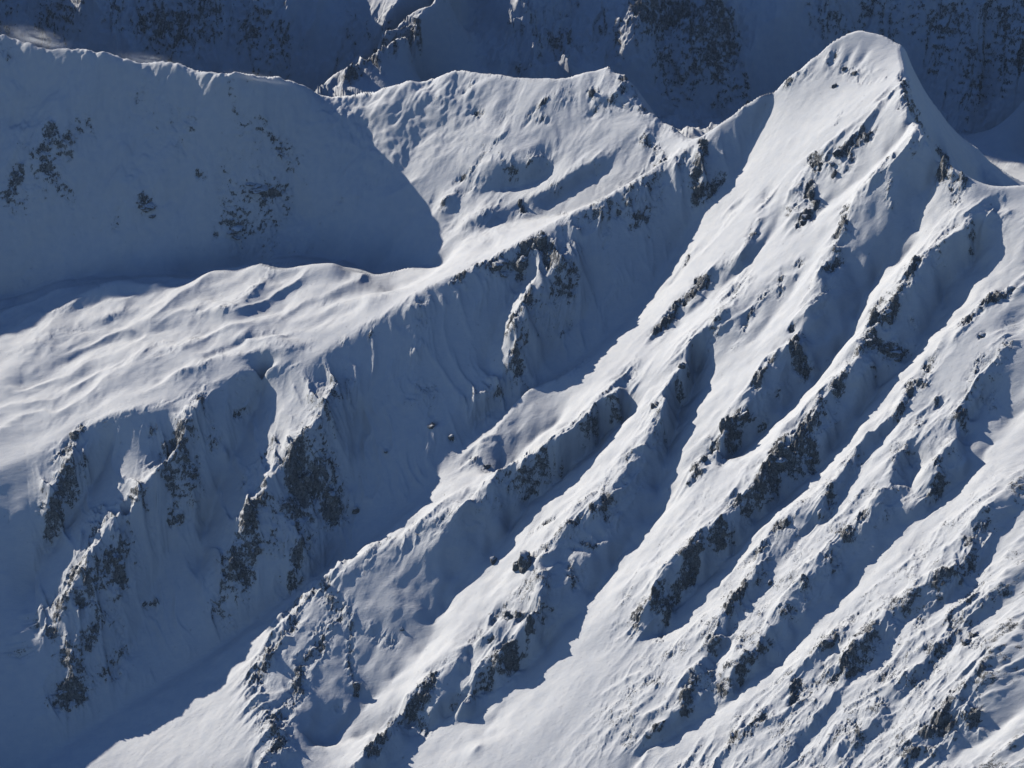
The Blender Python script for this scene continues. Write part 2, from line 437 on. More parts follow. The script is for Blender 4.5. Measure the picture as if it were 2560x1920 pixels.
D = scat(FAR_RIBS, base, 10500) + [np.array([(x, y, 0.) for x in np.arange(-2900, 2500, 12)]) for y in (9610, 12990)]
far_v[:, 2] = 0
D += [far_v]
H3 = blur(solve(G3, np.concatenate(D), levels=5), 1)
def base2(x, y):
    w = (x > G2.x0) & (x < 1700) & (y > 5000) & (y < 9700)
    w3 = (y > 9600) & (y < 13000)
    k = w * smooth(gully_y(x) - y, 0, 60)
    ax = k * (fbm(x, y, 95, 2, 201) * 15 + perlin(x / 31., y / 31., 204) * 5)
    ay = k * (fbm(x, y, 95, 2, 207) * 15 + perlin(x / 31., y / 31., 210) * 5)
    return base(x, y) + np.where(w, G2.sample(H2, x + ax, y + ay), 0) + np.where(w3, G3.sample(H3, x, y), 0)

# ------------------------------------------------------------------ where bare rock breaks through: (strength, half width in metres, bearings)
ROCKS = """
.8 8|1 800,450 870,470;.6 7|1 1130,300 1100,370;.6 8|1 1170,400 1240,420 1280,470;.5 7|1 1330,470 1420,440;.5 6|1 1120,490 1125,500;.6 6|1 1160,660 1130,720
1 14|1 1000,900 1030,960 1120,870 1200,860 1290,760 1330,770;.8 10|1 1120,1010 1130,1020;.7 10|1 1230,920 1190,870;.5 22|1 1200,950 1100,960
1 14|1 980,1070 970,1130 1010,1180 960,1250 930,1280 1000,1260;.4 20|1 940,1080 900,1180;1 9|1 360,800 370,850;.9 14|1 330,930 320,1060 380,1130 400,1100 470,1040
.6 8|1 630,1370 690,1350;.6 5|1 710,1410 715,1412;.7 8|1 300,1430 270,1500;.7 5|1 190,1610 192,1612;.9 14|1 1750,900 1730,1000 1790,950 1810,1060 1850,1020 1820,1150
.6 9|1 1500,600 1560,540 1590,640;.5 14|1 1520,560 1600,700;.5 6|1 1480,890 1470,900;.5 5|1 1310,1090 1320,1130;.7 6|1 1440,1060 1420,1130 1460,1220;.7 10|1 1180,1180 1170,1290 1130,1350
.8 10|1 1120,1440 1160,1490 1080,1530;1 12|3 330,220 390,250 290,310 210,380 160,450 90,530;.6 9|3 920,140 925,140;.6 8|3 1050,130 1050,160;.6 8|3 1130,80 1160,90;.7 8|3 810,220 810,330
.7 8|3 740,290 700,330;.7 8|3 640,400 620,450 590,520;.6 6|3 900,210 905,220;.6 6|3 870,490 880,500;1 13|3 880,570 900,650 940,720 960,760;.8 9|3 770,680 740,690;.8 8|3 850,820 850,822;.6 8|3 800,880 800,882
.6 12|3 720,720 680,790;1 14|3 590,960 570,1010 490,1070 460,1110 430,1180;.6 8|3 640,990 642,990;.6 9|3 720,1060 700,1080;.6 12|3 480,1280 500,1260;.4 16|3 420,1200 300,1350
.9 9|3 1390,350 1340,400 1350,460;1 12|3 1470,350 1440,400 1400,470;.6 7|3 1560,460 1590,480;1 14|3 1320,570 1370,600 1450,640 1530,650;.8 13|3 1250,640 1200,720 1130,820;.6 14|3 1500,300 1550,200 1600,120
.7 12|3 1040,920 1060,1010 920,1070;1 18|3 820,1140 790,1200 740,1290 860,1240 900,1290 860,1170 980,1190 990,1290;.8 12|3 680,1400 640,1480 570,1500;.5 15|3 950,1050 1000,1150
.9 10|4 340,370 420,310 480,280;.8 9|4 310,470 290,560 270,610;.8 8|4 110,610 70,670;.9 10|4 210,650 160,740 150,810;.5 14|4 140,880 110,940
.8 9|4 880,220 800,260;.8 8|4 730,370 700,400;.9 10|4 600,610 530,690 510,750;.6 8|4 950,550 955,560;.6 6|4 760,600 765,605;1 10|4 290,1170 320,1190 260,1220;.6 6|4 470,1170 475,1175
.8 14|3 1870,470 1940,400 2020,340 2130,290;.8 8|3 1970,550 1972,552;.7 12|3 1660,690 1640,820 1560,800 1550,900 1500,980;.5 12|3 1960,680 1900,780;.5 12|3 2100,600 2150,620;.5 12|3 2010,920 2040,960;.5 14|3 1900,940 1840,1000
.7 12|3 1740,1290 1750,1370 1700,1450;.5 10|3 1670,1480 1660,1490;.5 12|3 1080,1420 1100,1500 1060,1600;.5 10|4 1290,190 1300,210;.5 12|4 1150,290 1200,330;.7 14|4 1830,520 1880,460 1780,500 1850,550
.8 12|4 1880,930 1910,890;.7 9|4 920,1120 880,1200 870,1280;.6 12|4 1230,950 1180,1050;.6 6|4 1770,1260 1770,1280;.8 16|4 1640,1460 1700,1400 1800,1370 1900,1330 1980,1420;.7 16|4 1550,1550 1700,1530;.7 7|4 530,1480 535,1485;.5 7|4 700,1390 705,1395
.8 9|5 1220,300 1300,250 1360,220;.9 8|5 1460,260 1510,220;.8 7|5 1560,150 1580,150;.9 8|5 1520,340 1580,370;.7 6|5 1640,100 1650,100;.8 8|5 1070,770 1140,760 1220,810;.6 6|5 980,920 1000,900;.7 8|5 1080,1040 1110,970;.6 10|5 1500,560 1440,490 1460,620;.4 14|5 1640,200 1700,250 1620,330
.8 18|5 640,1100 620,1250 500,1330 400,1400 300,1550;.7 14|5 560,1380 620,1450;.6 10|5 780,1280 760,1310;.6 10|5 860,1240 970,1180
.7 18|c 1400,870 1300,930 1250,1060 1150,1160 1110,1300;.8 22|c 1440,930 1480,980 1390,1070 1380,1150 1300,1200 1280,1340 1210,1420 1200,1560;.7 10|c 1520,1000 1510,1200 1540,1330;.6 9|c 1460,1390 1470,1400;.4 16|c 1600,1060 1700,1120
.8 8|c 1440,20 1390,110;.8 12|c 1320,200 1300,280 1360,300;1 28|c 1270,400 1320,440 1270,520 1400,380 1440,460 1470,540 1420,540;1 18|c 1080,510 1060,600 1090,680 1070,800 1000,820 980,850;.8 14|c 1290,620 1350,650 1280,740;.8 6|c 1540,540 1545,545;.4 20|c 1180,250 1050,420;.5 14|c 1200,600 1210,700
.9 14|c 350,190 300,260 250,310;.7 8|c 370,330 340,370;.9 9|c 220,530 260,560;.7 8|c 660,190 650,220;.9 9|c 740,390 740,440;.8 9|c 840,300 830,420 840,500;.8 6|c 740,550 740,590 790,580;.8 8|c 1020,130 1080,110;.5 14|c 930,200 930,260;1 12|c 470,760 520,690 500,820 540,850
.8 10|c 350,790 380,850;.7 14|c 240,930 400,940;.7 12|c 420,1010 380,1120;.7 11|c 50,1150 140,1140 20,1180;1 15|c 240,1350 270,1300 350,1340 280,1380;.7 11|c 500,1190 550,1150;.7 7|c 620,950 690,940;.6 12|c 240,1080 100,1000;.6 9|c 860,60 880,40
1 14|2 450,1290 500,1310 600,1290 700,1290 690,1340 720,1190 800,1130 830,1200 850,1280;.8 9|2 870,1180 900,1240;.8 7|2 320,1370 370,1350 290,1400;.7 7|2 930,1000 960,1010;.7 7|2 1060,1000 1090,1040;.7 8|2 1200,1050 1210,940;.7 8|2 1320,860 1380,830;.7 8|2 1500,800 1510,900
.8 9|2 1350,1020 1420,1030 1330,1080;.6 6|2 1260,970 1250,1000;.6 7|2 1430,1130 1440,1140;.6 6|2 1180,1170 1170,1180;.7 8|2 980,1290 1020,1360;.8 9|2 740,1470 700,1560 640,1620;.7 12|2 1000,1330 980,1500;.6 7|6 1220,250 1160,330;.7 10|6 890,430 910,520;.5 8|2 1500,720 1650,650 1600,740
.9 10|2 1100,290 1110,330;.7 12|2 1290,200 1280,270 1230,340 1330,380;.6 9|2 1150,300 1120,400;.6 8|2 850,340 740,440 870,460;.6 8|2 400,260 360,290;.6 9|2 440,400 470,420;.6 8|2 590,560 560,590;.6 9|2 480,680 350,810;.5 8|2 420,850 430,850;.9 7|2 690,940 720,980
.6 14|2 1400,580 1500,620 1450,680;.5 9|2 220,950 260,960;.5 8|2 640,740 680,760;.5 10|2 1000,330 900,380;.4 9|2 180,360 270,380
.7 15|a 240,610 200,580 300,640;.7 14|a 180,720 250,800 310,840;.7 14|a 60,780 20,880 90,760;.7 9|a 650,890 620,880;.6 6|a 850,750 890,770;.6 7|a 990,800 1000,820;.7 10|a 1080,820 1180,820;.7 5|a 1310,780 1320,785;.6 9|a 960,970 1060,990 1140,980;.6 6|a 930,1020 940,1025
.5 9|a 1230,1100 1340,1090;.5 9|a 670,470 700,500;.5 7|a 930,400 940,410;.5 8|a 560,400 600,410;.4 14|a 130,1160 100,1200;.5 14|a 0,230 40,250;.8 6|6 400,850 440,820;.8 6|6 520,910 535,930;.8 4|6 150,990 152,992;.5 10|6 320,640 430,600 410,760
.6 10|6 330,220 380,230;.8 7|6 50,330 70,300;.6 7|6 950,1000 940,1110;.5 7|6 1160,1130 1170,1100;.6 10|6 640,1030 740,1090;.5 8|z4 0,0
"""
FAR_ROCKS = """
1 60|b 560,40 620,80 800,60 900,120;.9 50|b 820,150 900,180;.6 60|b 650,220 720,280;.6 50|a 500,30 560,80;.8 60|a 650,60 760,120 900,60;.6 60|a 300,60 200,120;.6 60|a 1050,60 1200,150;.3 60|a 1150,120 1250,200;.6 60|b 1850,150 1900,120;.5 60|b 1350,60 1420,130
.5 50|b 400,100 450,180;.7 22|a 1500,360 1560,300 1640,240 1700,200;.6 16|a 1740,150 1800,110;.7 50|b 2130,100 2200,200;.5 60|b 1950,330 2000,380;.4 80|b 100,100 250,60;.4 80|b 1550,30 1650,120;.5 60|a 60,150 0,60
"""
MG = Grid(-1700, 1300, 5300, 9700, 5.0)
MASK = np.zeros((MG.ny, MG.nx), np.float32)
MG3 = Grid(-2300, 1900, 9650, 12900, 12.0)
MASK3 = np.zeros((MG3.ny, MG3.nx), np.float32)
def splat(text, g, M, surf, t0, stretch=1.0):
    for e in text.replace('\n', ';').split(';'):
        if '|' not in e or 'z4' in e: continue
        h, t = e.split('|'); a, w = map(float, h.split())
        P = densify(tr(t), 5)
        x, y, z = march(surf, P[:, 0], P[:, 1], 0, t0=t0, t1=t0 + 6400)
        R = int(2.6 * w / g.c) + 1
        for cx, cy in zip(x, y):
            i = int(round((cx - g.x0) / g.c)); j = int(round((cy - g.y0) / g.c))
            i0, i1, j0, j1 = max(i - R, 0), min(i + R + 1, g.nx), max(j - R, 0), min(j + R + 1, g.ny)
            if i0 >= i1 or j0 >= j1: continue
            dx = g.x0 + np.arange(i0, i1) * g.c - cx; dy = g.y0 + np.arange(j0, j1) * g.c - cy
            M[j0:j1, i0:i1] = np.maximum(M[j0:j1, i0:i1], a * np.exp(-(dx[None] ** 2 + dy[:, None] ** 2) / (w * w * 1.3)))
ROCKS += '''
.5 24|c 420,560 380,680 300,820 260,960;.35 40|a 120,600 200,760 40,900;.3 45|a 620,420 800,560;.3 45|a 1000,760 1200,860;.3 40|a 1250,1080 1000,1000;.45 24|c 780,200 760,340 820,460;.5 22|c 1140,420 1080,560 1040,700;.5 26|c 1350,560 1320,680 1290,800;.45 20|c 320,330 260,450;.45 22|c 500,700 470,900 440,1000
.4 26|c 1180,560 1200,740;.5 26|2 1380,860 1300,950 1420,980 1500,870;.45 20|2 1130,1010 1180,1100;.45 20|2 960,1320 900,1480 860,1600;.4 22|c 240,1150 380,1260 500,1240;.4 20|c 100,1060 60,1180;.4 16|6 330,600 400,700 260,700
.8 9|1 800,450 900,380 960,330;.7 8|1 560,640 620,590 700,540;.7 9|1 1500,420 1540,560 1600,680 1640,740;.45 16|1 1080,330 1110,380 1200,380 1300,430;.5 14|1 900,400 960,420 980,440;.5 14|1 1530,470 1560,560 1600,650;.4 18|2 1290,260 1260,350;.5 14|2 1350,330 1380,370 1420,420;.4 20|2 1450,600 1540,680
'''
splat(ROCKS, MG, MASK, base2, 5600)
splat(FAR_ROCKS, MG3, MASK3, base2, 10500)
# the ribs carry scattered stones and rime along their crests
RM = np.zeros_like(MASK)
def rim(items, width, lo):
    for h, text in items:
        if h < 9: continue
        P = densify(tr(text), 6)
        x, y, z = march(base2, P[:, 0], P[:, 1], 0, t0=5600, t1=12000)
        a = lo * min(1, h / 20)
        w = width * (0.7 + h / 40)
        R = int(2.4 * w / MG.c) + 1
        for cx, cy in zip(x, y):
            i = int(round((cx - MG.x0) / MG.c)); j = int(round((cy - MG.y0) / MG.c))
            i0, i1, j0, j1 = max(i - R, 0), min(i + R + 1, MG.nx), max(j - R, 0), min(j + R + 1, MG.ny)
            if i0 >= i1 or j0 >= j1: continue
            dx = MG.x0 + np.arange(i0, i1) * MG.c - cx; dy = MG.y0 + np.arange(j0, j1) * MG.c - cy
            RM[j0:j1, i0:i1] = np.maximum(RM[j0:j1, i0:i1], a * np.exp(-(dx[None] ** 2 + dy[:, None] ** 2) / (w * w)))
rim(RIBS, 22, .9)
CRESTS = [(22, 'F 1505,310 1440,338 1380,378 1300,430 1220,475 1140,512 1080,547 1000,594'), (14, 'F 1000,594 930,617 880,647 830,682 785,707 740,737'),
          (20, 'F 1280,150 1315,137 1350,160 1375,195 1390,240 1420,250 1448,266 1475,298'), (16, 'F 1750,127 1690,170 1620,218 1550,268 1505,310'),
          (16, 'F 1955,160 1958,232 1990,293 2040,343 2090,388'), (12, 'F 640,790 590,792 540,800 440,846 290,888 190,925 100,970'),
          (12, 'F 1230,168 1100,165 1000,152'), (10, 'F 0,85 90,104 240,126')]
rim(CRESTS, 12, 1.0)
rim([(20, 'F 1490,335 1400,385 1320,440 1230,490 1150,530'), (16, 'F 1040,590 980,625 900,660')], 20, .8)
print('masks', round(time.time() - T0, 1))

FD = np.array([-.844, -.537])           # downhill on the great slope
def hash2(i, j, k):
    h = (i * 374761393 + j * 668265263 + k * 974634777) & 0xffffffff
    h = ((h ^ (h >> 13)) * 1274126177) & 0xffffffff
    return ((h ^ (h >> 16)) & 0xffff).astype(np.float32) / 65535.0
def blocks(x, y, lam, tilt, seed):
    """fractured rock: every cell is a tilted slab of its own height, with steps between"""
    u, v = x / lam, y / lam
    iu, iv = np.floor(u).astype(np.int64), np.floor(v).astype(np.int64)
    best = np.full(u.shape, 1e9, np.float32); out = np.zeros(u.shape, np.float32)
    for di in (-1, 0, 1):
        for dj in (-1, 0, 1):
            ci, cj = iu + di, iv + dj
            dx = (u - (ci + hash2(ci, cj, seed))).astype(np.float32); dy = (v - (cj + hash2(ci, cj, seed + 1))).astype(np.float32)
            d = dx * dx + dy * dy
            o = (hash2(ci, cj, seed + 2) - .5) + tilt * ((hash2(ci, cj, seed + 3) - .5) * dx + (hash2(ci, cj, seed + 4) - .5) * dy)
            k = d < best
            best = np.where(k, d, best); out = np.where(k, o, out)
    return out

def masks(x, y):
    near = y < 9690
    m = np.where(near, MG.sample(MASK, x, y), MG3.sample(MASK3, x, y))
    r = np.where(near, MG.sample(RM, x, y), 0)
    m = np.where(near, m, np.clip(np.maximum(m, .06 + .5 * fbm(x, y, 260, 3, 66)), 0, 1) * smooth(y, 9750, 9950))
    # low eastern slopes: rime and small stones nearly everywhere but in the gullies
    low = smooth(-(x - SUMMIT[0]) * .35 - (y - SUMMIT[1]) * .94, 900, 1700) * (y < 8300) * smooth(x, -250, 150)
    return m, r, low

def detail(x, y):
    """returns height offset and rock weight"""
    m, r, low = masks(x, y)
    gul = np.where(y < 9690, smooth(-G2.sample(H2, x, y), 4, 16), 0)      # wind-packed gully floors stay smooth
    low = low * (1 - gul)
    a = x * FD[0] + y * FD[1]; b = -x * FD[1] + y * FD[0]
    wx = fbm(x, y, 160, 2, 3) * 22; wy = fbm(x, y, 160, 2, 9) * 22
    wz = fbm(x, y, 18, 2, 13) * 4
    far = smooth(y, 9750, 9950)
    cy = crest_y(x); gy = gully_y(x)
    face = smooth(gy - y, -5, 50)
    cirque = smooth(cy - y, 5, 60) * smooth(y - gy, -5, 40)
    behind = smooth(y - cy, 20, 120) * (1 - far)
    north = behind * smooth(y, 8800, 9000) * smooth(x, 100, -250)
    shelf = behind * (1 - north) * smooth(x, -100, -300)
    sa = x * .93 + y * .36; sb = -x * .36 + y * .93
    sw = np.abs(perlin(sa / 330. + wx * .012, sb / 130. + wy * .012, 27))
    z = fbm(x + wx, y + wy, 230, 2, 21) * 6 + north * fbm(x + wy, y + wx, 210, 5, 25, .55) * 24 + shelf * ((.45 - sw) * 25 + fbm(sa * .9 + wx, sb + wy, 150, 4, 28, .45) * 9)
    z = z + (behind * (1 - shelf) * (1 - north)) * (fbm(x + wx * 2, y + wy * 2, 110, 4, 29) * 6)
    rib = np.clip(r * 1.3 + low * .55 + m * .6, 0, 1)
    fl = ridged((b + wx * .9), a * .4 + wy, 62, 5, 31, .55) - .8
    z = z + fl * (.5 + 7.5 * rib) * face
    flc = ridged(x * .97 + y * .24 + wx, y * .35, 66, 5, 35, .58) - .8
    z = z + flc * (4 + 11 * rib) * cirque
    q = ridged(x + wx, y + wy, 42, 4, 41, .55) - .9
    z = z + q * (6.5 * m + 3.2 * r + 1.8 * low)
    hump = fbm(x + wy * .5, y + wx * .5, 26, 4, 51, .55)
    patch = np.clip(.5 + 1.3 * fbm(x, y, 48, 3, 61), 0, 1.3)
    rk = np.clip(m * (.55 + .5 * patch) + (r * .7 + low * .75) * patch * .8, 0, 1)
    z = z + hump * (3.0 * rk + .45)
    sel = np.nonzero(rk > .04)[0]
    bx = (x + wz)[sel]; by = (y + np.roll(wz, 1000))[sel]; k = rk[sel]; mm = m[sel]
    bl = blocks(bx, by * .8, 24, 2.2, 5) * 9 * mm * k + blocks(bx + 40, by, 11, 2.2, 15) * (5.5 * mm + 2.6) * k + blocks(bx, by + 9, 5.6, 2.0, 25) * (2.4 * mm + 2.2) * k
    z[sel] += bl
    sp = smooth(x, -470, -400) * smooth(x, -110, -170) * smooth(y, 10520, 10420)     # the open snow of the spur
    fw = ridged(x + wx * 2.5, y * .6 + wy * 2.5, 330, 6, 81, .56) - .8
    z = z + far * (1 - .88 * sp) * (fw * 34 + fbm(x, y, 60, 4, 85, .6) * (5 + 14 * m))
    sel = np.nonzero((far > .5) & (m > .05))[0]
    z[sel] += blocks(x[sel] + wx[sel], y[sel] * .7, 60, 2.2, 45) * 26 * m[sel] + blocks(x[sel], y[sel], 26, 2.2, 46) * 14 * m[sel]
    z = z + perlin(b / 14. + wx * .15, a / 30., 91) * .25 * (1 - np.clip(rk * 2, 0, 1)) * (1 - gul * .7)
    return z, rk, m

# ------------------------------------------------------------------ terrain mesh
NXC, NYC = (1190, 1250)
if FAST: NXC, NYC = 1190, 1250
tx = np.concatenate([np.linspace(-.31, -.150, 50, endpoint=False), np.linspace(-0.150, 0.150, NXC - 80), np.linspace(.150, .2, 31)[1:]])  # extra western columns carry the unseen peak added for its shadow
NXC = len(tx)
# rows are laid closer where a slope faces the valley below the viewpoint, wider on hidden and far ground
NS = 1400
y0 = np.concatenate([np.linspace(5450, 9700, 1000, endpoint=False), np.linspace(9700, 12300, NS - 1000)])
Yc = np.repeat(y0[:, None], NXC, 1); Xc = Yc * tx[None] * 1.02
Zc = base2(Xc.ravel(), Yc.ravel()).reshape(Xc.shape)
Zc = Zc + np.where(Yc > 9750, 0, 0)
dyc = np.diff(Yc, axis=0); dzc = np.diff(Zc, axis=0)
dist = np.hypot(Yc[1:], Zc[1:] - CAM_Z)
elev = np.arctan2(CAM_Z - Zc, Yc)
vis = elev <= np.minimum.accumulate(elev, axis=0) + 1e-5
dv = np.abs(np.diff(elev, axis=0)) * np.where(vis[1:], 1.0, .12) * 9000 + dyc * .10 * 9000 / dist * np.where(vis[1:], 1, .5)
dv = np.where(Yc[1:] < 5800, dyc * .15, dv)
k = 25                                           # keep neighbouring columns in step
cs = np.cumsum(np.concatenate([np.repeat(dv[:, :1], k, 1), dv, np.repeat(dv[:, -1:], k, 1)], 1), axis=1)
dv = (cs[:, 2 * k:] - cs[:, :-2 * k]) / (2 * k)
dv = dv[:, :NXC] if dv.shape[1] >= NXC else np.pad(dv, ((0, 0), (0, NXC - dv.shape[1])), mode='edge')
cum = np.concatenate([np.zeros((1, NXC)), np.cumsum(dv, axis=0)])
Y = np.empty((NYC, NXC))
for c in range(NXC):
    Y[:, c] = np.interp(np.linspace(0, cum[-1, c], NYC), cum[:, c], y0)
X = Y * tx[None] * 1.02
ZB = base2(X.ravel(), Y.ravel()).reshape(X.shape)
ZD, RK, MK = detail(X.ravel(), Y.ravel())
ZD = ZD.reshape(X.shape); RK = RK.reshape(X.shape); MK = MK.reshape(X.shape)
Z = ZB + ZD
def normals(X, Y, Z):
    a = [np.gradient(A, axis=1) for A in (X, Y, Z)]; b = [np.gradient(A, axis=0) for A in (X, Y, Z)]
    nx = a[1] * b[2] - a[2] * b[1]; ny = a[2] * b[0] - a[0] * b[2]; nz = a[0] * b[1] - a[1] * b[0]
    l = np.sqrt(nx * nx + ny * ny + nz * nz) + 1e-9
    return nx / l, ny / l, nz / l
nx, ny, nz_ = normals(X, Y, Z)
nbx, nby, nbz = normals(X, Y, ZB)
# steep faces: ledges and cracks cut sideways into the rock
u = (X * .85 + Y * .5).ravel(); w = (Z * 1.0 + Y * .25).ravel()
led = fbm(u, w * 1.2, 22, 4, 111, .6) * 5.0 + (ridged(u * .8, w, 14, 3, 115, .6) - .8) * 2.2
led = led.reshape(X.shape) * np.clip(RK * 1.3, 0, 1) * smooth(1 - nbz, .15, .5)
X = X + nbx * led; Y = Y + nby * led; Z = Z + nbz * led
nx, ny, nz_ = normals(X, Y, Z)
SL = np.sqrt(nx ** 2 + ny ** 2) / np.maximum(nz_, .12)
SD = np.sqrt((nx - nbx) ** 2 + (ny - nby) ** 2 + (nz_ - nbz) ** 2)
xs, ys = X.ravel(), Y.ravel()
nz = (fbm(xs, ys, 30, 3, 101) * .8 + fbm(xs, Z.ravel(), 9, 3, 105) * .6).reshape(X.shape)
ROCK = smooth(SD * .9 + SL * .28 - 1.0 + RK * .35 + MK * .30 + nz * .5, 0, .8) * smooth(RK, .05, .3)
print('detail', round(time.time() - T0, 1))

def make_material():
    m = bpy.data.materials.new('snow_and_rock'); m.use_nodes = True
    nt = m.node_tree; N = nt.nodes; L = nt.links
    bs = N['Principled BSDF']
    at = N.new('ShaderNodeAttribute'); at.attribute_name = 'rock'
    tc = N.new('ShaderNodeTexCoord')
    def noise(scale, det, rough=.6, vec=None):
        n = N.new('ShaderNodeTexNoise'); n.inputs['Scale'].default_value = scale; n.inputs['Detail'].default_value = det
        n.inputs['Roughness'].default_value = rough
        L.new(vec or tc.outputs['Object'], n.inputs['Vector']); return n
    n1 = noise(.35, 4, .7); n2 = noise(.045, 5, .6); n3 = noise(1.3, 2)
    # rock colour
    cr = N.new('ShaderNodeValToRGB')
    e = cr.color_ramp.elements
    e[0].position = .36; e[0].color = (.085, .087, .092, 1)
    e[1].position = .66; e[1].color = (.46, .45, .435, 1)
    el = cr.color_ramp.elements.new(.5); el.color = (.26, .257, .253, 1)
    L.new(n1.outputs['Fac'], cr.inputs['Fac'])
    # edge of the rock broken by fine noise; in the rough ground small stones show through the snow
    ar = N.new('ShaderNodeAttribute'); ar.attribute_name = 'rough'
    na = noise(.075, 5, .65); nb = noise(.28, 4, .7)
    def math_(op, a, b):
        m_ = N.new('ShaderNodeMath'); m_.operation = op
        for k, v in enumerate((a, b)):
            if isinstance(v, float): m_.inputs[k].default_value = v
            else: L.new(v, m_.inputs[k])
        return m_.outputs[0]
    s1 = math_('MULTIPLY', at.outputs['Fac'], .5)
    s2 = math_('MULTIPLY', ar.outputs['Fac'], .42)
    s3 = math_('MULTIPLY', math_('SUBTRACT', na.outputs['Fac'], .5), 1.8)
    s4 = math_('MULTIPLY', math_('SUBTRACT', nb.outputs['Fac'], .5), 1.7)
    tot_ = math_('ADD', math_('ADD', s1, s2), math_('ADD', s3, s4))
    mr = N.new('ShaderNodeMapRange'); mr.inputs['From Min'].default_value = .49; mr.inputs['From Max'].default_value = .57
    nc = noise(.8, 3, .6)
    tot_ = math_('ADD', tot_, math_('MULTIPLY', math_('SUBTRACT', nc.outputs['Fac'], .5), .8))
    L.new(tot_, mr.inputs['Value'])
    gate = math_('MULTIPLY', ar.outputs['Fac'], 9.0); gate.node.use_clamp = True
    ROCKFAC = math_('MULTIPLY', mr.outputs[0], gate)
    sc = N.new('ShaderNodeValToRGB'); e = sc.color_ramp.elements
    e[0].position = .35; e[0].color = (.77, .79, .82, 1); e[1].position = .65; e[1].color = (.84, .845, .85, 1)
    L.new(n2.outputs['Fac'], sc.inputs['Fac'])
    mx = N.new('ShaderNodeMix'); mx.data_type = 'RGBA'
    L.new(ROCKFAC, mx.inputs['Factor']); L.new(sc.outputs[0], mx.inputs[6]); 
    vo = N.new('ShaderNodeTexVoronoi'); vo.inputs['Scale'].default_value = .14
    wv = N.new('ShaderNodeVectorMath'); wv.operation = 'MULTIPLY_ADD'; wv.inputs[1].default_value = (6, 6, 6)
    L.new(nb.outputs['Color'], wv.inputs[0]); L.new(tc.outputs['Object'], wv.inputs[2]); L.new(wv.outputs[0], vo.inputs['Vector'])
    sv = N.new('ShaderNodeSeparateColor'); L.new(vo.outputs['Color'], sv.inputs[0])
    tone = N.new('ShaderNodeMapRange'); tone.inputs['To Min'].default_value = .55; tone.inputs['To Max'].default_value = 1.5; L.new(sv.outputs[0], tone.inputs['Value'])
    hsr = N.new('ShaderNodeHueSaturation'); L.new(cr.outputs[0], hsr.inputs['Color']); L.new(tone.outputs[0], hsr.inputs['Value'])
    L.new(hsr.outputs[0], mx.inputs[7])
    L.new(mx.outputs[2], bs.inputs['Base Color'])
    bs.inputs['Roughness'].default_value = .75
    bs.inputs['Specular IOR Level'].default_value = .25
    b1 = N.new('ShaderNodeBump'); b1.inputs['Strength'].default_value = 1; b1.inputs['Distance'].default_value = .35
    L.new(n3.outputs['Fac'], b1.inputs['Height'])
    b2 = N.new('ShaderNodeBump'); b2.inputs['Strength'].default_value = 1
    md = N.new('ShaderNodeMath'); md.operation = 'MULTIPLY'; L.new(nb.outputs['Fac'], md.inputs[0]); L.new(math_('ADD', math_('MULTIPLY', ar.outputs['Fac'], .35), math_('MULTIPLY', mr.outputs[0], .8)), md.inputs[1])
    b2.inputs['Distance'].default_value = 5.0
    L.new(md.outputs[0], b2.inputs['Height'])
    # wind crust: low ridges drawn out along the wind
    mp = N.new('ShaderNodeMapping'); mp.inputs['Rotation'].default_value = (0, 0, .7); mp.inputs['Scale'].default_value = (.05, .16, .1)
    L.new(tc.outputs['Object'], mp.inputs['Vector'])
    nw = noise(1.0, 5, .62, mp.outputs[0])
    b3 = N.new('ShaderNodeBump'); b3.inputs['Strength'].default_value = 1; b3.inputs['Distance'].default_value = .8
    L.new(nw.outputs['Fac'], b3.inputs['Height']); L.new(b3.outputs[0], b1.inputs['Normal']); L.new(b1.outputs[0], b2.inputs['Normal'])
    L.new(b2.outputs[0], bs.inputs['Normal'])
    return m
SNOW = make_material()


# ------------------------------------------------------------------ the ground, one object for each part of the landscape
def describe(o, label, cat=None, group=None, kind=None):
    o['label'] = label
    if cat: o['category'] = cat
    if group: o['group'] = group
    if kind: o['kind'] = kind
NV = np.stack([nx, ny, nz_], -1).reshape(-1, 3).astype(np.float32)
CO = np.stack([X.ravel(), Y.ravel(), Z.ravel()], 1).astype(np.float32)
NY_, NX_ = X.shape
ii = np.arange(NX_ - 1)[None] + (np.arange(NY_ - 1) * NX_)[:, None]
QUADS = np.stack([ii, ii + 1, ii + NX_ + 1, ii + NX_], -1).reshape(-1, 4)
qx, qy = X[:-1, :-1].ravel(), Y[:-1, :-1].ravel()
bx_, by_ = np.array([(-2900, 10350), (-1500, 10150), (-500, 9720), (100, 9570), (500, 9280), (900, 9270), (1300, 9050), (1700, 8850)], float).T
vx_, vy_ = yline(VALLEY_NORTH)
cy_ = crest_y(qx)
far_r = qy > np.interp(qx, bx_, by_)
behind_r = (qy > cy_) & ~far_r
north_r = behind_r & (qy > np.interp(qx, vx_, vy_)) & (qx < -519 + (9257 - qy) * .45)
shelf_r = behind_r & ~north_r & (qx < -290)
bowl_r = behind_r & ~north_r & ~shelf_r & (qx < 620)
back_r = behind_r & ~north_r & ~shelf_r & ~bowl_r
cirque_r = (qy <= cy_) & (qy > gully_y(qx))
REG = np.zeros(len(qx), int)
for k, m_ in enumerate((far_r, north_r, shelf_r, bowl_r, cirque_r), 1): REG[m_] = k
NBACK = (nby > .15)
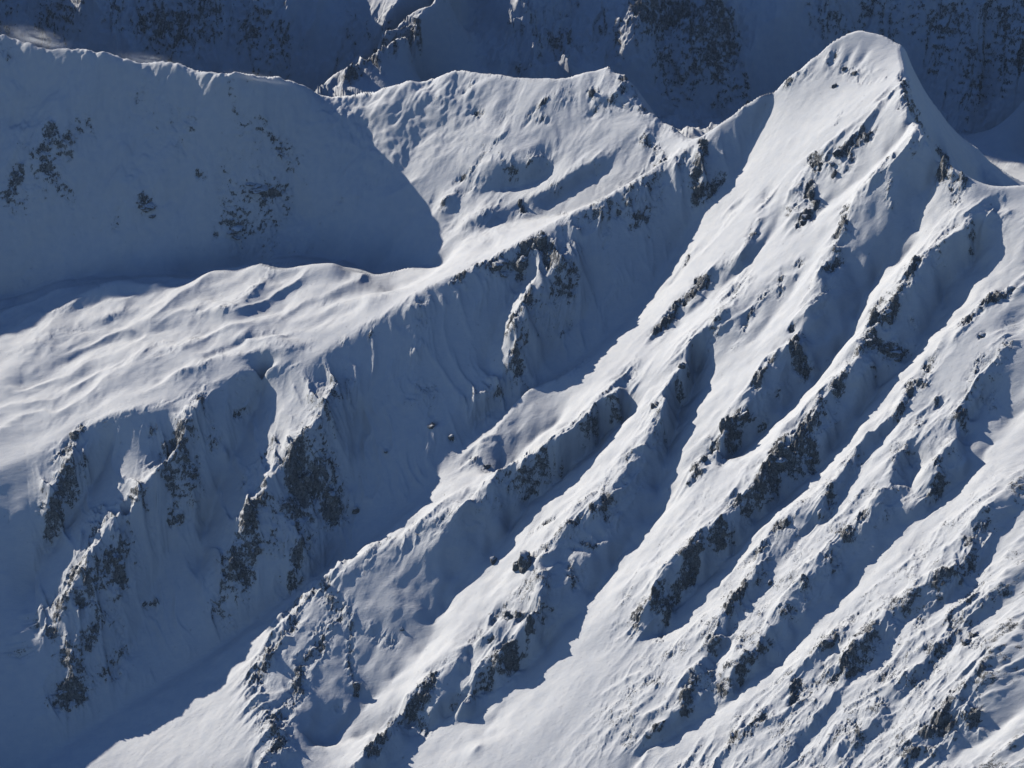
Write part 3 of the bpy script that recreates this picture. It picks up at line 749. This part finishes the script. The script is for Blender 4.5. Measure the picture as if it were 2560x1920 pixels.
NAMES = [('mountain', 'sunlit snow mountain with a domed summit and many ribs and gullies running down its face'),
         ('mountain_range', 'distant blue-shadowed mountain wall across the top behind all the crests'),
         ('shaded_mountain', 'long mountain flank lying in blue shadow above the sunlit snow shelf'),
         ('snow_plateau', 'sunlit shelf of wind-rippled snow hummocks behind the cliffs'),
         ('snow_bowl', 'sunlit snow bowl below the small pointed peak, half crossed by a curved shadow edge'),
         ('cirque_wall', 'steep shaded wall of rock buttresses and snow dropping from the main crest to the gully')]
def ground_piece(name, label, sel):
    q = QUADS[sel]
    used = np.zeros(len(CO), bool); used[q.ravel()] = True
    remap = np.cumsum(used) - 1
    q = remap[q].astype(np.int32)
    me = bpy.data.meshes.new(name)
    co = CO[used]
    me.vertices.add(len(co)); me.vertices.foreach_set('co', co.ravel())
    me.loops.add(q.size); me.loops.foreach_set('vertex_index', q.ravel())
    me.polygons.add(len(q)); me.polygons.foreach_set('loop_start', np.arange(len(q), dtype=np.int32) * 4)
    me.polygons.foreach_set('use_smooth', np.ones(len(q), bool))
    me.update(calc_edges=True)
    for nm, A in (('rock', ROCK), ('rough', ROUGH)):
        a = me.attributes.new(nm, 'FLOAT', 'POINT'); a.data.foreach_set('value', A.ravel()[used].astype(np.float32))
    me.normals_split_custom_set_from_vertices(NV[used].tolist())
    me.materials.append(SNOW)
    o = bpy.data.objects.new(name, me); COL.objects.link(o)
    describe(o, label, 'mountain' if 'mountain' in name else name.split('_')[-1], kind='structure')
    return o
ROUGH = np.clip(RK * smooth(RK, .03, .3), 0, 1) * np.where(Y > 9750, .6, 1)
for k, (n_, l_) in enumerate(NAMES):
    ground_piece(n_, l_, REG == k)
print('ground', round(time.time() - T0, 1))

# ------------------------------------------------------------------ rock outcrops and boulders standing out of the snow
def full_height(x, y):
    shp = np.shape(x); x = np.ravel(x); y = np.ravel(y)
    return (base2(x, y) + detail(x, y)[0]).reshape(shp)
import bmesh
_b = bmesh.new(); bmesh.ops.create_icosphere(_b, subdivisions=3, radius=1.0)
IV = np.array([v.co[:] for v in _b.verts]); IF = [[v.index for v in f.verts] for f in _b.faces]; _b.free()
IFA = np.array(IF)
def block(rs, size):
    """one fractured block: a polyhedron cut by random joints, roughened; returns vertices"""
    pl = rs.randn(13, 3); pl /= np.linalg.norm(pl, axis=1)[:, None]
    d = rs.uniform(.62, 1.0, 13)
    dots = IV @ pl.T
    r = np.min(np.where(dots > .05, d[None] / np.maximum(dots, .05), 9), axis=1); r = np.minimum(r, 1.35)
    v = IV * r[:, None]
    n_ = perlin(v[:, 0] * 2.3 + rs.rand() * 50, v[:, 2] * 2.3 + v[:, 1], 5) * .16 + perlin(v[:, 0] * 5 + 9, v[:, 2] * 5 + v[:, 1] * 2 + rs.rand() * 50, 6) * .09
    v = v * (1 + n_)[:, None]
    return v * np.array(size)[None]
def rock_mesh(name, V, F, parent, cap=False):
    me = bpy.data.meshes.new(name); me.from_pydata(V.tolist(), [], F.tolist()); me.update()
    nrm = np.zeros(len(V) * 3, np.float32); me.vertices.foreach_get('normal', nrm); nrm = nrm.reshape(-1, 3)
    a = me.attributes.new('rock', 'FLOAT', 'POINT')
    val = np.zeros(len(V)) if cap else 1.25 - .9 * smooth(nrm[:, 2], .55, .9)
    a.data.foreach_set('value', val.astype(np.float32))
    a = me.attributes.new('rough', 'FLOAT', 'POINT'); a.data.foreach_set('value', np.full(len(V), 0 if cap else .5, np.float32))
    if cap: me.polygons.foreach_set('use_smooth', np.ones(len(me.polygons), bool))
    me.materials.append(SNOW)
    o = bpy.data.objects.new(name, me); COL.objects.link(o); o.parent = parent
    return o
def largest_patch(sel):
    """the largest set of selected faces that hang together"""
    left = set(np.where(sel)[0].tolist()); vf = {}; best = []
    for f in left:
        for v in IFA[f]: vf.setdefault(int(v), []).append(f)
    while left:
        st = [left.pop()]; cur = [st[0]]
        while st:
            for v in IFA[st.pop()]:
                for g in vf[int(v)]:
                    if g in left: left.remove(g); st.append(g); cur.append(g)
        if len(cur) > len(best): best = cur
    out = np.zeros(len(IFA), bool); out[best] = True
    return out
def outcrop(k, name, bearing, w, h, nb, label, cat):
    rs = np.random.RandomState(500 + k * 7)
    px, py = tr(bearing)[0]
    x, y, z = march(full_height, np.array([px]), np.array([py]), 0, t0=6800, t1=10600, n=1300)
    x, y, z = float(x[0]), float(y[0]), float(z[0])
    root = bpy.data.objects.new(name, None); COL.objects.link(root); root.location = (x, y, z); root.empty_display_size = 5
    describe(root, label, cat)
    for i in range(nb):
        f = 1.0 if i == 0 else rs.uniform(.35, .7)
        if nb == 1: ox = oy = 0; f = 1
        else:
            ox = rs.uniform(-.38, .38) * w * (i > 0); oy = rs.uniform(-.28, .28) * w * (i > 0)
        sx = w * .5 * f * (.62 if nb > 1 else 1) * rs.uniform(.85, 1.2); sy = sx * rs.uniform(.7, 1.0); sz = h * .5 * f * rs.uniform(.85, 1.1)
        gz = float(full_height(np.array([x + ox]), np.array([y + oy]))[0]) - z
        V = block(rs, (sx, sy, sz)) + np.array([ox, oy, gz + sz * .12])
        rock_mesh('rock_block', V, IFA, root)
        # wind-packed snow lying on the top of the block
        c = V.mean(0)
        e1 = V[IFA[:, 1]] - V[IFA[:, 0]]; e2 = V[IFA[:, 2]] - V[IFA[:, 0]]
        fn = np.cross(e1, e2); fn /= np.linalg.norm(fn, axis=1)[:, None] + 1e-9
        keep = largest_patch(fn[:, 2] > .62)
        if keep.sum() > 12:
            F = IFA[keep]; u_ = np.unique(F); rm_ = -np.ones(len(V), int); rm_[u_] = np.arange(len(u_))
            cv = V[u_] + np.array([0, 0, .035 * sz + .35])
            rock_mesh('snow_cap', cv, rm_[F], root, cap=True)
OUT = [
 ('rock_outcrop', '5 1180,490', 66, 74, 6, 'largest dark jagged outcrop on the central snow rib, casting a blue shadow', 'rock outcrop'),
 ('boulder', '5 1000,475', 22, 20, 1, 'lone boulder in smooth snow just left of the large jagged outcrop', 'boulder'),
 ('boulder', '6 1690,735', 26, 22, 2, 'dark boulder perched at the top of the long shaded gully', 'boulder'),
 ('rock_outcrop', '6 1855,500', 26, 20, 3, 'small rock knob uphill of the boulder that tops the long shaded gully', 'rock outcrop'),
 ('boulder', '6 530,915', 15, 16, 1, 'black boulder in shaded snow beside the tip of the sunlit snow lobe', 'boulder'),
 ('boulder', '6 150,993', 8, 8, 1, 'tiny round boulder alone in the shaded snow right of the great buttress', 'boulder'),
 ('rock_outcrop', '6 410,845', 20, 12, 2, 'low dark ledge in the middle of the shaded cirque snow', 'rock outcrop'),
 ('boulder', '6 1895,1165', 14, 12, 1, 'small rock at the sunlit bank where the shaded gully is widest', 'boulder'),
 ('boulder', '4 1090,950', 26, 24, 1, 'rounded rime-grey boulder casting a short shadow beside a bright lower gully', 'boulder'),
 ('boulder', '4 1880,938', 22, 22, 1, 'larger and lower of two rime-coated boulders set together on the right slope', 'boulder'),
 ('boulder', '4 1925,895', 15, 15, 1, 'smaller and upper of two rime-coated boulders set together on the right slope', 'boulder'),
 ('boulder', '3 1970,550', 16, 16, 1, 'isolated dark rock on the bright slope below the eastern notch near the right edge', 'boulder'),
 ('rock_outcrop', '1 830,455', 30, 20, 3, 'dark rock right under the left shoulder of the summit crest', 'rock outcrop'),
 ('boulder', '1 1178,400', 14, 14, 1, 'left one of the small rocks in a row under the summit dome', 'boulder'),
 ('boulder', '1 1240,418', 14, 12, 1, 'right one of the small rocks in a row under the summit dome', 'boulder'),
 ('boulder', '1 1120,495', 14, 14, 1, 'single rock on open snow below the row of rocks under the summit dome', 'boulder'),
 ('rock_outcrop', '1 1120,1015', 20, 24, 2, 'dark square crag just below the upper rock cluster on the summit slope', 'rock outcrop'),
 ('rock_outcrop', '1 1140,880', 40, 22, 4, 'broad dark crag inside the upper rock cluster on the summit slope', 'rock outcrop'),
 ('rock_outcrop', '1 985,1130', 26, 30, 3, 'dark crag at the head of the lower rock cluster on the summit slope', 'rock outcrop'),
 ('rock_outcrop', '1 950,1265', 34, 22, 3, 'flat-topped crag closing the foot of the lower rock cluster on the summit slope', 'rock outcrop'),
 ('rock_tower', '1 362,835', 26, 38, 3, 'black rock tower at the notch where the main crest meets the summit ridge', 'rock tower'),
 ('rock_outcrop', '1 330,1000', 24, 40, 3, 'dark cliff band falling below the black tower at the notch', 'rock outcrop'),
 ('rock_outcrop', '2 560,1310', 66, 26, 5, 'long black rock band at the left end of the dark crags on the crest', 'rock outcrop'),
 ('rock_outcrop', '2 700,1290', 48, 36, 4, 'black crag in the middle of the dark crags on the main crest', 'rock outcrop'),
 ('rock_outcrop', '2 810,1170', 48, 46, 4, 'highest black crag at the right end of the dark crags on the main crest', 'rock outcrop'),
 ('rock_outcrop', '3 1415,440', 36, 42, 4, 'steep dark crag with a flat snow top halfway down the great eastern rib', 'rock outcrop'),
 ('rock_outcrop', '3 1345,430', 22, 36, 3, 'narrow cliff left of the flat-topped crag on the great eastern rib', 'rock outcrop'),
 ('rock_outcrop', '3 1470,650', 52, 24, 5, 'dark wedge of rock ending the cliff band below the flat-topped crag', 'rock outcrop'),
 ('rock_outcrop', '3 1330,590', 34, 26, 4, 'broken cliff at the left end of the band below the flat-topped crag', 'rock outcrop'),
 ('rock_outcrop', '3 850,1240', 50, 44, 5, 'broad grey cliff on the lower part of the great eastern rib', 'rock outcrop'),
 ('rock_outcrop', '3 980,1275', 26, 24, 3, 'dark rock at the right foot of the broad grey cliff', 'rock outcrop'),
 ('rock_outcrop', '3 480,1085', 30, 40, 3, 'dark crag low on the rib right of the long shaded gully', 'rock outcrop'),
 ('rock_outcrop', '3 600,1020', 32, 30, 3, 'grey crag just uphill of the dark crag beside the long shaded gully', 'rock outcrop'),
 ('rock_outcrop', '3 905,650', 26, 50, 4, 'dark vertical cliff facing the broad shaded slope at the end of a snow rib', 'rock outcrop'),
 ('rock_outcrop', '3 575,1490', 20, 26, 2, 'left crag of a pair with snow between them, below the broad grey cliff', 'rock outcrop'),
 ('rock_outcrop', '3 670,1480', 26, 24, 3, 'right crag of a pair with snow between them, below the broad grey cliff', 'rock outcrop'),
 ('rock_outcrop', '4 345,375', 22, 22, 3, 'rounded rock on the top of a snow-covered hump right of the bright lower gully', 'rock outcrop'),
 ('rock_outcrop', '4 290,1205', 30, 22, 4, 'dark hollowed crag beside the deep shadow at the lower middle', 'rock outcrop'),
 ('rock_outcrop', '4 545,680', 26, 32, 3, 'grey crag heading the long lower rib above the deep shadow', 'rock outcrop'),
 ('rock_outcrop', '2 1105,310', 24, 26, 2, 'dark brown rock on the flank just left of the small pointed peak', 'rock outcrop'),
 ('rock_outcrop', '2 690,945', 22, 26, 2, 'square brown rock at the lower end of the rocky band in the sunlit bowl', 'rock outcrop'),
 ('rock_outcrop', 'c 1330,440', 50, 52, 5, 'biggest dark cliff on the great buttress above the shaded gully', 'cliff'),
 ('rock_outcrop', 'c 1440,500', 40, 44, 4, 'right-hand dark cliff on the great buttress, standing in the shade', 'cliff'),
 ('boulder', 'c 1537,545', 20, 22, 1, 'round dark rock in shaded snow just right of the foot of the great buttress', 'boulder'),
 ('rock_outcrop', 'c 1000,790', 34, 44, 4, 'dark crag at the left foot of the great buttress', 'rock outcrop'),
 ('rock_outcrop', 'c 1095,740', 34, 44, 4, 'dark crag between the left foot of the great buttress and its biggest cliff', 'rock outcrop'),
 ('rock_outcrop', 'c 1070,560', 22, 50, 3, 'tall thin rock fin on the left part of the great buttress', 'rock outcrop'),
 ('rock_outcrop', 'c 265,1340', 34, 30, 4, 'dark crag at the very foot of the shaded rocks near the lower left corner', 'rock outcrop'),
 ('rock_outcrop', 'c 345,1345', 22, 18, 2, 'small crag beside the foot of the shaded rocks near the lower left corner', 'rock outcrop'),
 ('rock_outcrop', 'c 520,790', 36, 40, 4, 'dark crag on the left rib beside the smooth shaded slope', 'rock outcrop'),
 ('rock_outcrop', 'c 245,560', 20, 20, 2, 'small dark rock ending the short sunlit rib at the far left of the cliffs', 'rock outcrop'),
 ('rock_outcrop', 'c 320,220', 44, 30, 4, 'dark crag under the edge of the snow shelf at the left', 'rock outcrop'),
 ('rock_outcrop', 'a 650,890', 60, 16, 4, 'low rocky hump half buried on the floor of the shaded bowl', 'rock outcrop'),
 ('rock_outcrop', 'a 1110,825', 70, 14, 4, 'low row of rocks in the middle of the shaded bowl', 'rock outcrop'),
 ('rock_outcrop', 'a 1030,985', 60, 14, 4, 'long low rock step near the bottom of the shaded bowl', 'rock outcrop'),
 ('rock_outcrop', '5 1225,820', 20, 16, 2, 'right one of three rocks in a line below the large jagged outcrop', 'rock outcrop'),
 ('rock_outcrop', '5 1140,772', 14, 18, 1, 'middle one of three rocks in a line below the large jagged outcrop', 'rock outcrop'),
 ('rock_outcrop', '5 1080,775', 16, 18, 2, 'left one of three rocks in a line below the large jagged outcrop', 'rock outcrop'),
 ('boulder', '5 472,860', 9, 8, 1, 'tiny boulder alone on the mottled half-shaded slope left of the rib with three rocks', 'boulder'),
 ('rock_outcrop', '5 215,1200', 24, 34, 2, 'upright rock at the lower end of the stone row on the lower left spur', 'rock outcrop'),
 ('rock_outcrop', '6 735,1080', 22, 18, 2, 'dark rock lump at the rocky toe of the sunlit snow lobe', 'rock outcrop'),
 ('boulder', '4 750,598', 12, 12, 1, 'small dark upright stone alone in the snow between two lower ribs', 'boulder'),
 ('boulder', '4 530,1478', 14, 20, 1, 'small upright stone near the bottom edge beside the widest bright gully', 'boulder'),
]
for k, (nm, be, w, h, nb, lb, ct) in enumerate(OUT):
    outcrop(k, nm, be, w, h, nb, lb, ct)
print('rocks', round(time.time() - T0, 1))

# ------------------------------------------------------------------ thin mountain air
hz = bpy.data.meshes.new('haze')
x0, x1, ya, yb, za, zb = -6500, 5500, -300, 14500, 300, 6300
vs = [(x, y, z) for z in (za, zb) for y in (ya, yb) for x in (x0, x1)]
hz.from_pydata(vs, [], [(0, 2, 3, 1), (4, 5, 7, 6), (0, 1, 5, 4), (2, 6, 7, 3), (0, 4, 6, 2), (1, 3, 7, 5)])
hm = bpy.data.materials.new('haze_air'); hm.use_nodes = True
hn = hm.node_tree; hn.nodes.clear()
ho = hn.nodes.new('ShaderNodeOutputMaterial'); pv = hn.nodes.new('ShaderNodeVolumePrincipled')
pv.inputs['Color'].default_value = (.5, .7, 1, 1); pv.inputs['Density'].default_value = 0.45e-5; pv.inputs['Anisotropy'].default_value = .1
hn.links.new(pv.outputs[0], ho.inputs['Volume'])
hz.materials.append(hm)
hzo = bpy.data.objects.new('haze', hz); COL.objects.link(hzo); describe(hzo, 'thin blue mountain air over the whole view', 'haze', kind='stuff')

# ------------------------------------------------------------------ snow blown off the crests
sm = bpy.data.materials.new('blown_snow'); sm.use_nodes = True
n = sm.node_tree; n.nodes.clear(); L = n.links
so = n.nodes.new('ShaderNodeOutputMaterial'); pv = n.nodes.new('ShaderNodeVolumePrincipled')
tc = n.nodes.new('ShaderNodeTexCoord')
ln = n.nodes.new('ShaderNodeVectorMath'); ln.operation = 'LENGTH'; L.new(tc.outputs['Object'], ln.inputs[0])
mr = n.nodes.new('ShaderNodeMapRange'); mr.interpolation_type = 'SMOOTHSTEP'
mr.inputs['From Min'].default_value = .95; mr.inputs['From Max'].default_value = .1; L.new(ln.outputs['Value'], mr.inputs['Value'])
nt_ = n.nodes.new('ShaderNodeTexNoise'); nt_.inputs['Scale'].default_value = 2.6; nt_.inputs['Detail'].default_value = 6; nt_.inputs['Roughness'].default_value = .62
L.new(tc.outputs['Object'], nt_.inputs['Vector'])
mr2 = n.nodes.new('ShaderNodeMapRange'); mr2.inputs['From Min'].default_value = .44; mr2.inputs['From Max'].default_value = .72
L.new(nt_.outputs['Fac'], mr2.inputs['Value'])
mu = n.nodes.new('ShaderNodeMath'); mu.operation = 'MULTIPLY'; L.new(mr.outputs[0], mu.inputs[0]); L.new(mr2.outputs[0], mu.inputs[1])
mu2 = n.nodes.new('ShaderNodeMath'); mu2.operation = 'MULTIPLY'; mu2.inputs[1].default_value = .03; L.new(mu.outputs[0], mu2.inputs[0])
L.new(mu2.outputs[0], pv.inputs['Density']); pv.inputs['Color'].default_value = (.97, .98, 1, 1); pv.inputs['Anisotropy'].default_value = .45
L.new(pv.outputs[0], so.inputs['Volume'])
_b = bmesh.new(); bmesh.ops.create_icosphere(_b, subdivisions=2, radius=1.0)
sph = bpy.data.meshes.new('spindrift'); _b.to_mesh(sph); _b.free(); sph.materials.append(sm)
WISPS = [((0, 62, 2292), (150, 104, 2288), 34, 'plume of sunlit snow blowing off the crest at the far left'),
         ((235, 118, 2282), (400, 140, 2278), 20, 'low veil of snow blowing along the crest left of the rocky slope'),
         ((480, 156, 2275), (640, 184, 2258), 18, 'thin veil of blown snow on the crest beside the saddle'),
         ]
for p, q, r, lb in WISPS:
    a = np.array([*map(float, at_z(*p)), p[2]]); b = np.array([*map(float, at_z(*q)), q[2]])
    o = bpy.data.objects.new('spindrift', sph); COL.objects.link(o)
    o.location = ((a + b) / 2).tolist()
    dvec = Vector((b - a).tolist())
    o.rotation_euler = dvec.to_track_quat('X', 'Z').to_euler()
    o.scale = (dvec.length * .62, r * 1.5, r)
    describe(o, lb, 'blown snow', kind='stuff')
SC.cycles.volume_bounces = 3
SC.cycles.volume_step_rate = 4.0
SC.cycles.volume_max_steps = 64
print('done', round(time.time() - T0, 1))
